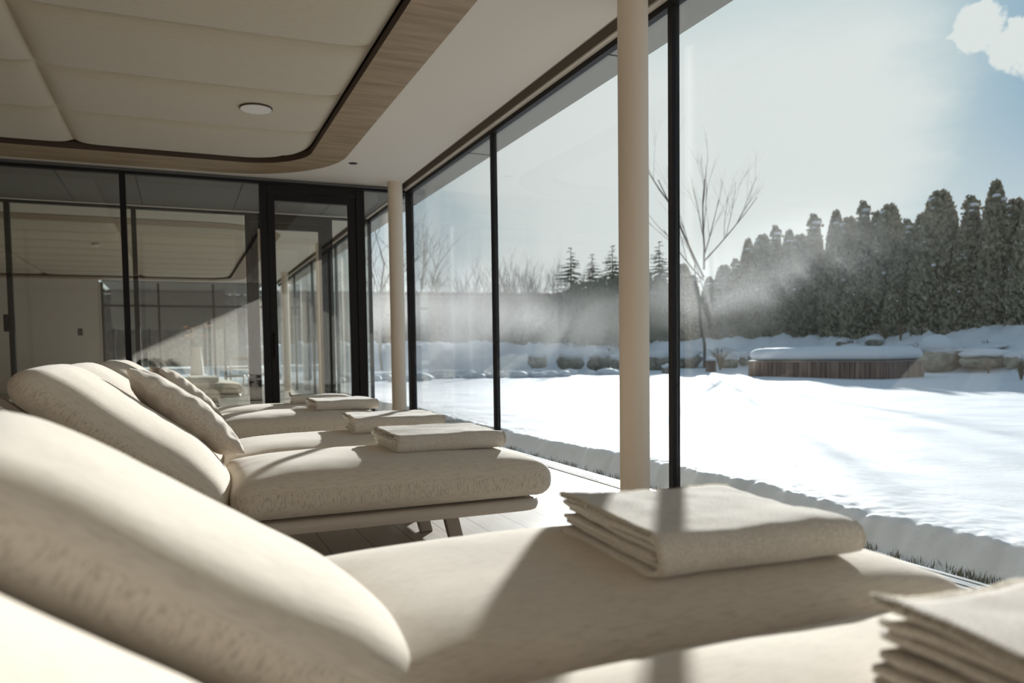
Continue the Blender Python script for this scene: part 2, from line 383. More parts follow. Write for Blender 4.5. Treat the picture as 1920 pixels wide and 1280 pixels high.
# outside eave soffit
o = struct('eave', bx(2.76, 3.06, Y0, Y3+.3, 2.95, 3.35), M['soffit'])
g = nb()
for k in range(-1, 9): box(g, 2.765, 3.062, .95+k*2.82+.95, .95+k*2.82+.956, 2.944, 2.952)
obj('panel_joint', g, M['groove'], o)

# floor track
for (a, b, z) in ((2.60, 2.66, .004), (2.672, 2.70, .012), (2.712, 2.76, .004)):
    pass
o = struct('trim_9', bx(2.60, 2.75, Y0, Y3, 0, .006), M['alu'])
g = nb(); box(g, 2.612, 2.622, Y0, Y3, .0055, .008); box(g, 2.655, 2.663, Y0, Y3, .0055, .008); box(g, 2.715, 2.722, Y0, Y3, .0055, .008)
obj('track_groove', g, M['groove'], o)

# window wall: panes and mullions
ys = [Y0, -1.8, 1.0, 3.81, 6.61, Y1]
n_win = 0
def window_x(a, b):
    global n_win; n_win += 1
    e = empty('window_%d' % n_win, (XG, a, 0)); e['kind'] = 'structure'
    obj('pane', bx(-.006, .006, .03, b-a-.03, .008, 2.89), M['glass'], e)
    return e
def mullion(e, y, w=.042, lx=.0):
    g = nb(); box(g, -.027, .025, y-w/2, y+w/2, 0.006, 2.9); obj('mullion', g, M['black'], e)
for a, b in zip(ys, ys[1:]): 
    e = window_x(a, b); mullion(e, 0, .042)
ys2 = [Y2, 14.4, 17.2, 20.0, Y3]
for a, b in zip(ys2, ys2[1:]): 
    e = window_x(a, b); mullion(e, 0 if a != Y2 else .035)
# end glazing (two fronts with the same layout)
def front(y, gm, left_door=False):
    global n_win
    def pane(x0, x1, nm='pane', z0=.03, z1=2.885):
        global n_win; n_win += 1
        e = empty('window_%d' % n_win, (x0, y, 0)); e['kind'] = 'structure'
        obj('pane', bx(.02, x1-x0-.02, -.005, .005, z0, z1), gm, e)
        obj('mullion', bx(-.03, .03, -.04, .04, 0, 2.9), M['black'], e)
        return e
    xs_ = [XL, -3.2, -1.97, -.52] if left_door else [XL, -3.7, -2.1, -.52]
    xs_ = xs_+[.90]
    for a, b in zip(xs_, xs_[1:]): pane(a, b)
    e = pane(2.09, XG-.03); 
    obj('head_rail', bx(XL-2.09, XG-2.09-.05, -.035, .035, 2.885, 2.92), M['black'], e)
    obj('sill_rail', bx(XL-2.09, XG-2.09-.05, -.035, .035, 0, .03), M['black'], e)
    if y == Y1: obj('corner_post', bx(XG-2.09-.03, XG-2.09+.045, -.05, .06, 0, 2.9), M['black'], e)
    return
front(Y1, M['glass_b']); front(Y2, M['glass_b'], True)
def glazed_door(n, x, y, w, handle_side, mirror=1):
    e = empty('door_%d' % n, (x, y, 0)); e['kind'] = 'structure'
    g = nb(); f = .075
    for a, b in ((0, f), (w-f, w)): box(g, a, b, -.05, .05, 0, 2.885, .004)
    box(g, f, w-f, -.05, .05, 2.80, 2.885, .004)
    obj('door_frame', g, M['black'], e)
    g = nb(); s = .085; x0, x1 = f+.006, w-f-.006
    for a, b in ((x0, x0+s), (x1-s, x1)): box(g, a, b, -.035, .045, .02, 2.79, .004)
    box(g, x0+s, x1-s, -.035, .045, 2.70, 2.79, .004); box(g, x0+s, x1-s, -.035, .045, .02, .12, .004)
    lf = obj('door_leaf', g, M['black'], e)
    obj('pane', bx(x0+s-.005, x1-s+.005, -.005, .005, .115, 2.705), M['glass_b'], lf)
    hx = x0+s*.5 if handle_side < 0 else x1-s*.5
    g = nb(); box(g, hx-.012, hx+.012, -.05, -.035, .86, 1.16, .004); box(g, hx-.012, hx+.012, -.11, -.05, 1.12, 1.145, .004); box(g, hx-.012, hx+.012, -.12, -.10, .88, 1.145, .006)
    obj('handle', g, M['black'], lf)
glazed_door(1, .90, Y1, 1.19, -1)
glazed_door(2, .90, Y2, 1.19, -1)
g = nb(); box(g, -2.05, -1.93, Y2-.075, Y2-.045, 1.24, 1.46, .006); box(g, -2.02, -1.97, Y2-.10, Y2-.07, 1.30, 1.40, .004)
o = obj('lock_case', g, M['black']); tag(o, 'black lock case on the glass post at the far left', 'lock')
# end of second room: tall glazing right of the plaster wall
for a, b in ((-1.87, -.5), (-.5, .9), (.9, XG)):
    n_win += 1; e = empty('window_%d' % n_win, (a, Y3, 0)); e['kind'] = 'structure'
    obj('pane', bx(.03, b-a-.03, -.005, .005, 0, 2.89), M['glass'], e); obj('mullion', bx(-.03, .03, -.04, .04, 0, 2.9), M['black'], e)
    obj('transom', bx(.03, b-a-.03, -.03, .03, 2.25, 2.31), M['black'], e)
g = nb(); box(g, -2.47, -2.36, Y3-.02, Y3, 1.48, 1.66, .004); box(g, -2.445, -2.385, Y3-.026, Y3-.02, 1.51, 1.56, .002); box(g, -2.445, -2.385, Y3-.026, Y3-.02, 1.58, 1.63, .002)
tag(obj('wall_switch', g, M['black']), 'black switch plate on the plaster wall of the far room', 'switch')

# columns
def column(y, label):
    e = obj('column', cyl(nb(), (0, 0), .088, 0, ZC, 64), M['column'], smooth=True, angle=40, loc=(2.45, y, 0))
    tag(e, label, 'column', 'round columns along the window wall')
column(3.87, 'near round beige column standing in front of the tall window mullion')
column(9.2, 'far round beige column in the corner beside the glazed door')
column(14.6, 'first round beige column in the room beyond the end glazing')
column(20.0, 'last round beige column in the room beyond the end glazing')

# ceiling fittings
g = cyl(nb(), (0, 0), .125, 0, .02, 48); o = obj('ceiling_speaker', g, M['white'], smooth=True, angle=40, loc=(.646, 6.83, 2.944)); tag(o, 'flush round white speaker set in the quilted ceiling panel', 'speaker')
obj('grille_ring', cyl(nb(), (0, 0), .132, .004, .02, 48), M['dark_and_shade'], o)
def spot(x, y, label):
    e = empty('recessed_spotlight', (x, y, ZC)); tag(e, label, 'ceiling light', 'recessed ceiling spots')
    bm = nb(); P_ = [(math.cos(2*PI*k/32), math.sin(2*PI*k/32)) for k in range(32)]
    a = [bm.verts.new((.042*p[0], .042*p[1], -.004)) for p in P_]; b = [bm.verts.new((.05*p[0], .05*p[1], -.001)) for p in P_]; c = [bm.verts.new((.036*p[0], .036*p[1], 0.02)) for p in P_]
    for i in range(32):
        j = (i+1) % 32; bm.faces.new((a[i], a[j], b[j], b[i])); bm.faces.new((c[i], c[j], a[j], a[i]))
    obj('bezel', bm, M['black'], e, smooth=True); obj('lens', cyl(nb(), (0, 0), .040, -.003, 0.015, 24), M['groove'], e)
spot(1.781, 8.407, 'small black recessed spotlight in the plaster ceiling near the corner column')
o = obj('smoke_detector', cyl(nb(), (0, 0), .06, -.045, 0, 32, .05), M['white'], smooth=True, angle=40, loc=(-1.35, 15.9, 2.955)); tag(o, 'white smoke detector on the ceiling of the far room', 'smoke detector')
obj('detector_base', cyl(nb(), (0, 0), .07, -.0, .05, 32), M['black'], o)

# ------------------------------------------------------------------ loungers
def soft_box(L, Wd, T, r, puff, nx=44, ny=26, nz=10, seed=0, lump=.004, bulge=0, vp=2.4):
    """rounded, slightly crowned cushion; origin at lower end centre of the bottom, x along length"""
    bm = nb(); vs = {}
    def vert(i, j, k):
        if (i, j, k) in vs: return vs[(i, j, k)]
        x = L*(i/nx); y = Wd*(j/ny-.5); z = T*(k/nz)
        # push samples toward the edges so the rounding is well sampled
        def ease(v, a, b): 
            t = (v-a)/(b-a); t = t+.13*math.sin(2*PI*t)*-1*-1*(-.0)+0; return a+(b-a)*t
        cx_ = min(max(x, r), L-r); cy_ = min(max(y, -Wd/2+r), Wd/2-r); rz = min(r, T/2*.98); cz = min(max(z, rz), T-rz)
        d = Vector((x-cx_, y-cy_, (z-cz)*(r/rz)))
        if d.length > 1e-9:
            mm = max(abs(d.x), abs(d.y), abs(d.z)); d = d.normalized()*mm
        p = Vector((cx_+d.x, cy_+d.y, cz+d.z*rz/r))
        u = 2*p.x/L-1; v = 2*p.y/Wd
        cr = max(0, 1-abs(u)**5)*max(0, 1-abs(v)**vp)
        sgn = (p.z/T-.5)*2
        p.z += puff*cr*max(0, min(1, sgn*1.5))
        w = (1-(sgn)**2)
        p.x -= bulge*(1-v*v)*max(0, -u)**3*(1-.4*max(0, -sgn))
        p.z += bulge*.12*(1-v**4)*max(0, sgn)*math.exp(-((p.x-.16)/.13)**2)
        p.y += .012*w*(1 if v > 0 else -1)*max(0, abs(v)-.6)/.4
        p.x += .012*w*(1 if u > 0 else -1)*max(0, abs(u)-.8)/.2
        p.z += lump*fbm(p.x+seed*7, p.y, p.z, 3.5, 3)*max(0, sgn)
        vs[(i, j, k)] = bm.verts.new(p); return vs[(i, j, k)]
    for i in range(nx):
        for j in range(ny):
            for k in (0, nz): bm.faces.new((vert(i, j, k), vert(i+1, j, k), vert(i+1, j+1, k), vert(i, j+1, k)))
    for i in range(nx):
        for k in range(nz):
            for j in (0, ny): bm.faces.new((vert(i, j, k), vert(i+1, j, k), vert(i+1, j, k+1), vert(i, j, k+1)))
    for j in range(ny):
        for k in range(nz):
            for i in (0, nx): bm.faces.new((vert(i, j, k), vert(i, j+1, k), vert(i, j+1, k+1), vert(i, j, k+1)))
    return bm
def piping(L, Wd, T, r, h=.35, rad=.0028):
    """raised seam line round the upper edge of a cushion"""
    a = R(38); off = r*(1-math.cos(a)); z = T-r+r*math.sin(a)
    P = rrect(off, L-off, -Wd/2+off, Wd/2-off, r, 6)
    V, F = [], []; P3 = [(p[0], p[1], z) for p in P]; P3.append(P3[0])
    tube(V, F, P3, [rad]*len(P3), 5); return V, F
BT, BB = .45, .258
ANG = R(38.5); BL = .80; TH = .21
def make_lounger():
    e = empty('chaise_lounger')
    seat = obj('seat_cushion', soft_box(1.33, .80, .15, .055, .054, vp=4), M['fabric'], e, smooth=True, loc=(.17, 0, BB))
    V, F = piping(1.33, .80, .15, .055); raw('piping', V, F, M['fabric'], seat, True)
    back = obj('back_cushion', soft_box(BL, .80, .14, .065, .070, 40, 34, 10, 3, bulge=.095, vp=2.3), M['fabric'], e, smooth=True)
    # cushion runs up and to the left from the seat joint
    back.location = (.055, 0, .275); back.rotation_euler = (0, 0, 0)
    back.matrix_local = Matrix.Translation((.055, 0, .275)) @ Matrix.Rotation(ANG, 4, 'Y') @ Matrix.Rotation(PI, 4, 'Z')
    V, F = piping(BL, .80, .14, .065); raw('piping', V, F, M['fabric'], back, True)
    # platform with rounded nose
    bm = nb(); P = rrect(-.62, 1.475, -.385, .385, .10, 8)
    prof = ((.0, -.030), (.012, -.010), (.016, .010), (.010, .024), (0, .03), )
    rows = []
    for off, z in ((-.030, -.032), (-.006, -.026), (0, -.004), (-.004, .016), (-.012, .024)):
        rows.append([bm.verts.new((p[0]+off*(1 if p[0] > .4 else -1), p[1]+off*(1 if p[1] > 0 else -1), .224+z)) for p in P])
    for a, b in zip(rows, rows[1:]):
        for i in range(len(P)):
            j = (i+1) % len(P); bm.faces.new((a[i], a[j], b[j], b[i]))
    bm.faces.new(rows[0][::-1]); bm.faces.new(rows[-1])
    obj('platform_frame', bm, M['frame'], e, smooth=True, angle=50)
    for sx, tilt in ((1.06, .05), (-.35, -.05)):
        for sy in (-.26, .26):
            bm = nb(); box(bm, -.03, .035, -.02, .02, 0, .205, .006)
            for v in bm.verts: v.co.x += tilt*(1-v.co.z/.205); v.co.x *= 1
            obj('leg', bm, M['leg'], e, loc=(sx, sy, 0))
    bm = nb()
    for sy in (-.30, .30): box(bm, 0, .80, sy-.018, sy+.018, -.03, -.004, .004)
    for sx in (.1, .40, .70): box(bm, sx, sx+.03, -.3, .3, -.028, -.008)
    bk = obj('backrest_frame', bm, M['leg'], e)
    bk.matrix_local = Matrix.Translation((.055, 0, .272)) @ Matrix.Rotation(ANG, 4, 'Y') @ Matrix.Rotation(PI, 4, 'Z')
    for sy in (-.24, .24):
        st_ = obj('backrest_strut', bx(-.012, .012, -.012, .012, 0, .30), M['leg'], e); st_.location = (-.52, sy, .245); st_.rotation_euler = (0, R(10), 0)
    return e
LZ = [('nearest lounger at the bottom edge, its folded blanket cut off by the right corner', .635),
      ('lounger with the large blurred backrest and the sunlit blanket in front of the near column', 1.48),
      ('sharp lounger in the middle with its whole speckled side and platform showing', 3.45),
      ('lounger just behind the sharp middle one, with a fringed folded blanket', 4.26),
      ('lounger with a long dark strip of shadow, beyond the second blanket', 6.25),
      ('farthest lounger of the row beside the glazed door', 7.06)]
proto = make_lounger(); lng = []
for i, (lab, y) in enumerate(LZ):
    o = proto if i == 0 else copy_tree(proto)
    o.location = ((.02, .02, 0, .01, -.01, 0)[i], y, 0); tag(o, lab, 'lounger', 'upholstered loungers set in pairs facing the window'); lng.append(o)
def settle(root, dx, rz, dz=0, flat=0):
    for ch in KIDS(root):
        if ch.name.startswith(('back_cushion', 'backrest_frame')): ch.matrix_basis = Matrix.Translation((dx, 0, dz)) @ Matrix.Rotation(rz, 4, 'Z') @ ch.matrix_basis @ Matrix.Rotation(flat, 4, 'Y')
settle(lng[1], .17, R(10), -.035, R(3.2)); settle(lng[0], -.02, R(1), -.01, R(1.5))
for y, lab in ((14.1, 'lounger in the far room seen through the glazing, nearer one'), (14.91, 'lounger in the far room seen through the glazing, farther one')):
    o = copy_tree(proto); o.location = (-.55, y, 0); tag(o, lab, 'lounger', 'loungers in the room beyond the glazing')

# ------------------------------------------------------------------ blankets
def blanket(L, D, layers, t, seed, label, loc, rz, sag=.0, skew=.0, curl=.0):
    """wool blanket: cloth folded over in nested loops, folds toward the camera, loose edges to the back and left"""
    random.seed(seed); V, F = [], []
    H = layers*t*1.12
    e_paths = []
    npair = layers//2
    for q in range(npair):
        # nested loop q: top run, rounded fold at the front, bottom run
        zt = H-(q+.5)*t*1.12; zb = (q+.5)*t*1.12; rr = (zt-zb)/2; zc = (zt+zb)/2
        back_t = D*(1-.015*random.random()); back_b = D*(1-.03*random.random())
        fy = q*t*1.15+rr
        pts = []
        for k in range(15): y = back_t+(fy-back_t)*k/14; pts.append((y, zt))
        for k in range(1, 9): a = PI/2+PI*k/9; pts.append((fy+rr*math.cos(a)*1.0, zc+rr*math.sin(a)))
        for k in range(15): y = fy+(back_b-fy)*k/14; pts.append((y, zb))
        e_paths.append(pts)
    nx = 34
    edges_top = []
    for qi, pts in enumerate(e_paths):
        n = len(pts); base = len(V)
        x0s = [random.uniform(-.012, .022) + (.010*qi if qi else 0) for _ in range(2)]
        for i in range(nx+1):
            u = i/nx
            for sgn in (1, -1):
                for k, (y, z) in enumerate(pts):
                    a = pts[max(0, k-1)]; b = pts[min(n-1, k+1)]; dy, dz = b[0]-a[0], b[1]-a[1]; l = math.hypot(dy, dz) or 1
                    ny_, nz_ = dz/l, -dy/l
                    top = 1 if k < 15 else (0 if k > 22 else .5)
                    xs0 = x0s[0]*top + x0s[1]*(1-top)
                    x = xs0 + (L-xs0-.004*fbm(y*9, z*40, seed))*u
                    wob = .006*fbm(u*2.1+seed, y*6, qi*3.1+k*.02, 1.4, 3)*(.25+z/H)
                    en = min(u, 1-u)*L; soft = math.exp(-en/.006)*.22
                    th = t*.55*(1-soft)
                    if k in (0, n-1): th *= .75
                    zz = z + nz_*th*sgn*-1 + wob*(1 if z > H*.4 else .3)
                    zz += -sag*math.exp(-(1-u)*L/.05)*(z/H)
                    zz += curl*math.exp(-u*L/.07)*(y/D)*(z/H)
                    yy = y + ny_*th*sgn*-1 + skew*(u-.5) + .010*fbm(u*1.7+seed*3, z*9, 0, 1.3, 2)
                    V.append((x+.006*fbm(y*14, z*30+qi, seed*2), yy, max(.001, zz)))
        def I(i, s, k): return base+(i*2+s)*n+k
        for i in range(nx):
            for k in range(n-1):
                F.append((I(i, 0, k), I(i+1, 0, k), I(i+1, 0, k+1), I(i, 0, k+1)))
                F.append((I(i, 1, k), I(i, 1, k+1), I(i+1, 1, k+1), I(i+1, 1, k)))
            for k in (0, n-1): F.append((I(i, 0, k), I(i, 1, k), I(i+1, 1, k), I(i+1, 0, k)))
        for i in (0, nx):
            for k in range(n-1): F.append((I(i, 0, k), I(i, 0, k+1), I(i, 1, k+1), I(i, 1, k)))
        if qi == 0: edges_top = [V[I(i, 1, 0)] for i in range(nx+1)]; left_top = [V[I(0, 1, k)] for k in range(15)]
    o = raw('folded_blanket', V, F, M['wool'], smooth=True); o.location = loc; o.rotation_euler = (0, 0, rz)
    tag(o, label, 'blanket', 'folded wool blankets laid on the loungers')
    # overcast stitches on the loose edges
    V, F = [], []
    def run(line, out):
        for a, b in zip(line, line[1:]):
            a, b = Vector(a), Vector(b); m_ = max(1, int((b-a).length/.007))
            for k in range(m_):
                p = a.lerp(b, k/m_); d = Vector(out)
                j = Vector((random.uniform(-.002, .002), random.uniform(-.002, .002), 0))
                tube(V, F, [tuple(p-d*.008+Vector((0, 0, .003))), tuple(p+d*.002+j+Vector((0, 0, .0015))), tuple(p+d*.004+j-Vector((0, 0, t*.5)))], [.0013, .0015, .0012], 4)
    run(edges_top, (0, 1, 0)); run(left_top, (-1, 0, 0))
    raw('stitched_edge', V, F, M['stitch'], o, True)
    return o
SZ = BB+.15+.052
blanket(.56, .50, 6, .0155, 4, 'blurred dark-layered folded blanket in the bottom right corner', (.80, .225, SZ-.006), R(0), sag=.02, curl=.02)
blanket(.505, .47, 6, .0128, 2, 'large sunlit folded blanket with rolled near edge, in front of the near column', (.82, 1.22, SZ-.004), R(-3), sag=.015, curl=.012)
blanket(.53, .47, 4, .0185, 5, 'folded blanket on the sharp middle lounger, nearest of the fully sharp ones', (.845, 3.29, SZ-.004), R(-1), sag=.01)
blanket(.52, .46, 6, .014, 6, 'folded blanket with a dark shadow stripe across its top, second of the sharp ones', (.85, 4.17, SZ-.004), R(-3), sag=.008)
blanket(.50, .46, 4, .018, 7, 'neat folded blanket overlapping the crumpled one below the glazed door', (.955, 6.10, SZ-.004), R(1), sag=.004)
blanket(.56, .30, 4, .017, 8, 'crumpled pointed blanket, farthest of all, below the glazed door', (.90, 7.05, SZ-.004), R(-4), sag=.045, curl=.02, skew=.05)

blanket(.50, .46, 4, .018, 9, 'folded blanket on the nearer lounger of the far room', (.08, 13.85, SZ), 0)
blanket(.50, .46, 4, .018, 10, 'folded blanket on the farther lounger of the far room', (.10, 14.70, SZ), 0)
# ------------------------------------------------------------------ throw pillows
def pillow(S1, S2, T, seed, label, mtx):
    bm = nb(); n = 40; g = {}
    for s in (1, -1):
        for i in range(n+1):
            for j in range(n+1):
                u = 2*i/n-1; v = 2*j/n-1
                if (i in (0, n) or j in (0, n)) and s == -1: g[(s, i, j)] = g[(1, i, j)]; continue
                px_ = S1/2*u*(1-.10*(1-v*v)*abs(u)); py_ = S2/2*v*(1-.10*(1-u*u)*abs(v))
                h = T/2*((1-abs(u)**2.2)*(1-abs(v)**2.2))**.55
                wr = .010*math.exp(-((1-max(abs(u), abs(v)))/.35)**2)*math.sin((u if abs(v) > abs(u) else v)*22+seed)
                wr += .012*fbm(u*1.5+seed, v*1.5, s, 1.2, 4)
                z = s*(h+wr*(1-max(abs(u), abs(v))**8))
                g[(s, i, j)] = bm.verts.new((px_, py_, z))
    for s in (1, -1):
        for i in range(n):
            for j in range(n): bm.faces.new((g[(s, i, j)], g[(s, i+1, j)], g[(s, i+1, j+1)], g[(s, i, j+1)]))
    o = obj('throw_pillow', bm, M['pillow'], smooth=True); o.matrix_world = mtx
    tag(o, label, 'pillow', 'throw pillows on the backrests'); return o
def on_back(y, s, lift, rz=0, tilt=0, ty=0):
    """a point s metres up the backrest top surface"""
    u = Vector((-math.cos(ANG), 0, math.sin(ANG))); nn = Vector((math.sin(ANG), 0, math.cos(ANG)))
    p = Vector((.055, y, .275)) + nn*(.21+lift) + u*s
    return Matrix.Translation(p) @ Matrix.Rotation(ANG, 4, 'Y') @ Matrix.Rotation(tilt, 4, 'Y') @ Matrix.Rotation(ty, 4, 'X') @ Matrix.Rotation(rz, 4, 'Z')
pillow(.60, .40, .17, 2, 'wrinkled pillow with gathered folds on the sharp middle lounger', on_back(3.72, .26, .05, R(-4), R(2), R(-6)))
pillow(.60, .42, .15, 3, 'smoother pillow with a pointed corner, behind the wrinkled one', on_back(6.35, .24, .05, R(10), R(2), R(-6)))

# ------------------------------------------------------------------ far room furniture
def side_chair(loc, rz, label):
    e = empty('white_chair', loc, rz); tag(e, label, 'chair')
    obj('seat', bx(-.22, .22, -.22, .22, .42, .46, .015), M['white'], e)
    g = nb(); box(g, -.22, -.19, -.22, -.19, .46, .86, .006); box(g, .19, .22, -.22, -.19, .46, .86, .006); box(g, -.19, .19, -.22, -.195, .80, .86, .006); box(g, -.19, .19, -.22, -.195, .60, .64, .006)
    obj('backrest', g, M['white'], e)
    for sx in (-.2, .2):
        for sy in (-.2, .2): obj('leg', bx(sx-.015, sx+.015, sy-.015, sy+.015, 0, .42), M['white'], e)
side_chair((1.15, 18.2, 0), R(160), 'white slender chair in the far room, seen through the glazing')
e = empty('flower_vase', (.35, 19.6, .0)); tag(e, 'tall white vase of pale orange flowers in the far room', 'vase')
bm = nb(); prev = None; rows = []
for z, r in ((0, .12), (.3, .16), (.8, .13), (1.05, .10), (1.1, .12)): rows.append([bm.verts.new((r*math.cos(2*PI*k/24), r*math.sin(2*PI*k/24), z)) for k in range(24)])
for a, b in zip(rows, rows[1:]):
    for k in range(24): bm.faces.new((a[k], a[(k+1) % 24], b[(k+1) % 24], b[k]))
bm.faces.new(rows[0][::-1]); obj('vase_body', bm, M['white'], e, smooth=True)
random.seed(5); V, F = [], []; V2, F2 = [], []
for k in range(9):
    a = random.uniform(0, 2*PI); r = random.uniform(.1, .38); tip = Vector((r*math.cos(a), r*math.sin(a), 1.1+random.uniform(.2, .5)))
    tube(V, F, [(0, 0, 1.0), tuple(tip*.5+Vector((0, 0, .62))), tuple(tip)], [.006]*3, 5)
    for q in range(6):
        b = 2*PI*q/6; d = Vector((math.cos(b), math.sin(b), .3))*.09; s = Vector((-math.sin(b), math.cos(b), 0))*.025
        i = len(V2); V2 += [tuple(tip), tuple(tip+d*.5+s+Vector((0, 0, .04))), tuple(tip+d), tuple(tip+d*.5-s+Vector((0, 0, .04)))]; F2.append((i, i+1, i+2, i+3))
raw('stems', V, F, M['grass'], e); raw('blossoms', V2, F2, M['petal'], e)

# ------------------------------------------------------------------ outdoors: ground
def sst(a, b, v):
    t = max(0, min(1, (v-a)/(b-a))); return t*t*(3-2*t)
def bank_s(x, y): 
    return max((x-20.5) + .9*math.sin(y*.23), (y-33.5)+.6*math.sin(x*.3)) if True else 0
def ground(x, y):
    h = .10 + .03*fbm(x, y, 0, .25, 4) + .010*fbm(x, y, 2, 1.7, 4)
    edge = 3.03 + .05*fbm(y*1.3, 0, 5, 1, 5) + .012*fbm(y*9, x*9, 1, 1, 3)
    s = (x-edge)/.06
    h = -.06 + (h+.055)*sst(-1, 1.2, s) + (.014*fbm(x*14, y*14, 3, 1, 4)*math.exp(-abs(s-1)/3) if x < 4 else 0)
    b = bank_s(x, y); cr_ = sst(.3, 3, b); h += (1.15+.28*sst(27, 16, y) if x > 18 else 1.15)*sst(0, 3.8, b) + (.20*fbm(x, y, 7, .7, 5) + .22*abs(fbm(x, y, 3, 1.3, 4)) + .10*abs(fbm(x, y, 9, 3.1, 3)))*cr_
    # pool basin
    p = min(x-3.6, 15.5-x, y-23.4, 31.5-y)
    if p > 0: h -= .55*sst(0, .4, p)
    return h
def grid_terrain(name, xs, ys, f, m_):
    V = [(x, y, f(x, y)) for x in xs for y in ys]; n = len(ys)
    F = [(i*n+j, (i+1)*n+j, (i+1)*n+j+1, i*n+j+1) for i in range(len(xs)-1) for j in range(n-1)]
    o = raw(name, V, F, m_, smooth=True); return o
def spread(a, b, n, p): return [a+(b-a)*((k/n)**p) for k in range(n+1)]
xs = [3.82+.09*k for k in range(60)] + spread(9.2, 60, 190, 1.25)[1:]
ysg = [-6+.8*k for k in range(8)] + spread(.4, 75, 420, 1.35)
o = grid_terrain('snow_ground', xs, ysg, ground, M['snow']); tag(o, kind='structure')
o = grid_terrain('snow_ground', [2.95+.0174*k for k in range(51)], [.3+.02*k for k in range(240)]+spread(5.1, 26, 420, 1.2), ground, M['snow']); tag(o, kind='structure')
o = struct('ground', bx(-60, 60, -20, 90, -.9, -.6), M['soil'])
o = struct('ground', bx(XG+.06, 3.35, Y0, Y3+6, -.30, -.075), M['soil'])
o = struct('ground', bx(-60, 3.1, Y3+.3, 75, -.3, .05), M['snow'])
o = raw('pool_water', [(3.6, 23.4, -.12), (15.5, 23.4, -.12), (15.5, 31.5, -.12), (3.6, 31.5, -.12)], [(0, 1, 2, 3)], M['water']); tag(o, 'steaming outdoor pool beyond the snowy lawn', 'pool', kind='stuff')
# gravel
def blob(V, F, c, r, seed, sub=1, flat=.7):
    bm = nb(); bmesh.ops.create_icosphere(bm, subdivisions=sub, radius=1); b = len(V)
    bm.verts.index_update()
    for v in bm.verts:
        k = 1+.34*noise.noise(v.co*1.3+Vector((seed, seed*.7, 0)))+.10*noise.noise(v.co*3.1+Vector((seed, 0, seed))); p = v.co*k
        V.append((c[0]+p.x*r[0], c[1]+p.y*r[1], c[2]+p.z*r[2]))
    for f in bm.faces: F.append(tuple(b+v.index for v in f.verts))
    bm.free()
random.seed(11); V, F = [], []
ICO = bmesh.new(); bmesh.ops.create_icosphere(ICO, subdivisions=1, radius=1); ICO.verts.index_update(); IV = [v.co.copy() for v in ICO.verts]; IF = [tuple(v.index for v in f.verts) for f in ICO.faces]; ICO.free()
for k in range(4200):
    y = 1.2+8.8*random.random()**1.3; x = random.uniform(2.77, 2.90)+random.gauss(0, .02); r = random.uniform(.009, .022)
    b = len(V); a = random.uniform(.6, 1.3); c2 = random.uniform(.6, 1.3); s_ = random.uniform(.45, .8)
    for v in IV: V.append((max(2.762, x+v.x*r*a), y+v.y*r*c2, -.066+v.z*r*s_))
    F += [tuple(b+i for i in f) for f in IF]
o = raw('gravel_strip', V, F, M['gravel']); tag(o, 'strip of pale gravel along the outside of the window track', 'gravel', kind='stuff')
V, F = [], []
for k in range(9000):
    y = .9+12*random.random()**1.4; x = random.gauss(2.955, .03)
    if fbm(y*1.6, 3, 0) < -.05 and random.random() < .8: continue
    if fbm(y*5, 9, 1) < 0 and random.random() < .75: continue
    h = random.uniform(.015, .065); a = random.uniform(0, 2*PI); l = random.uniform(.1, .7)*h; w = .0022
    b = len(V); dx, dy = math.cos(a), math.sin(a); z = -.075
    V += [(x-dy*w, y+dx*w, z), (x+dy*w, y-dx*w, z), (x+dx*l*.4+dy*w*.7, y+dy*l*.4-dx*w*.7, z+h*.6), (x+dx*l*.4-dy*w*.7, y+dy*l*.4+dx*w*.7, z+h*.6), (x+dx*l, y+dy*l, z+h)]
    F += [(b, b+1, b+2, b+3), (b+3, b+2, b+4)]
o = raw('grass_strip', V, F, M['grass']); tag(o, 'ragged dark green grass between the gravel and the snow edge', 'grass', kind='stuff')

def cast(px, py):
    """where the sight line through a picture point meets the snow surface"""
    d = (px-960)/FPX*RX - (py-640-SHY)/FPX*UX + FX; t = 4.0
    while t < 90:
        p = CO+d*t
        if p.z < ground(p.x, p.y): return p, t
        t += .12
    return CO+d*40, 40

# ice lumps along the pool edge
random.seed(21)
for k in range(64):
    x = random.uniform(3.7, 15.6); y = 22.7+random.uniform(-1.1, .5); r = random.uniform(.12, .30)
    V, F = [], []; blob(V, F, (0, 0, 0), (r, r*random.uniform(.6, 1), r*.5), k*1.7, 2)
    o = raw('snow_lump', V, F, M['snow'], smooth=True); o.location = (x, y, ground(x, y)+r*.2)
    tag(o, 'frozen snow lump on the near edge of the steaming pool', 'snow lump', 'snow lumps along the pool edge')

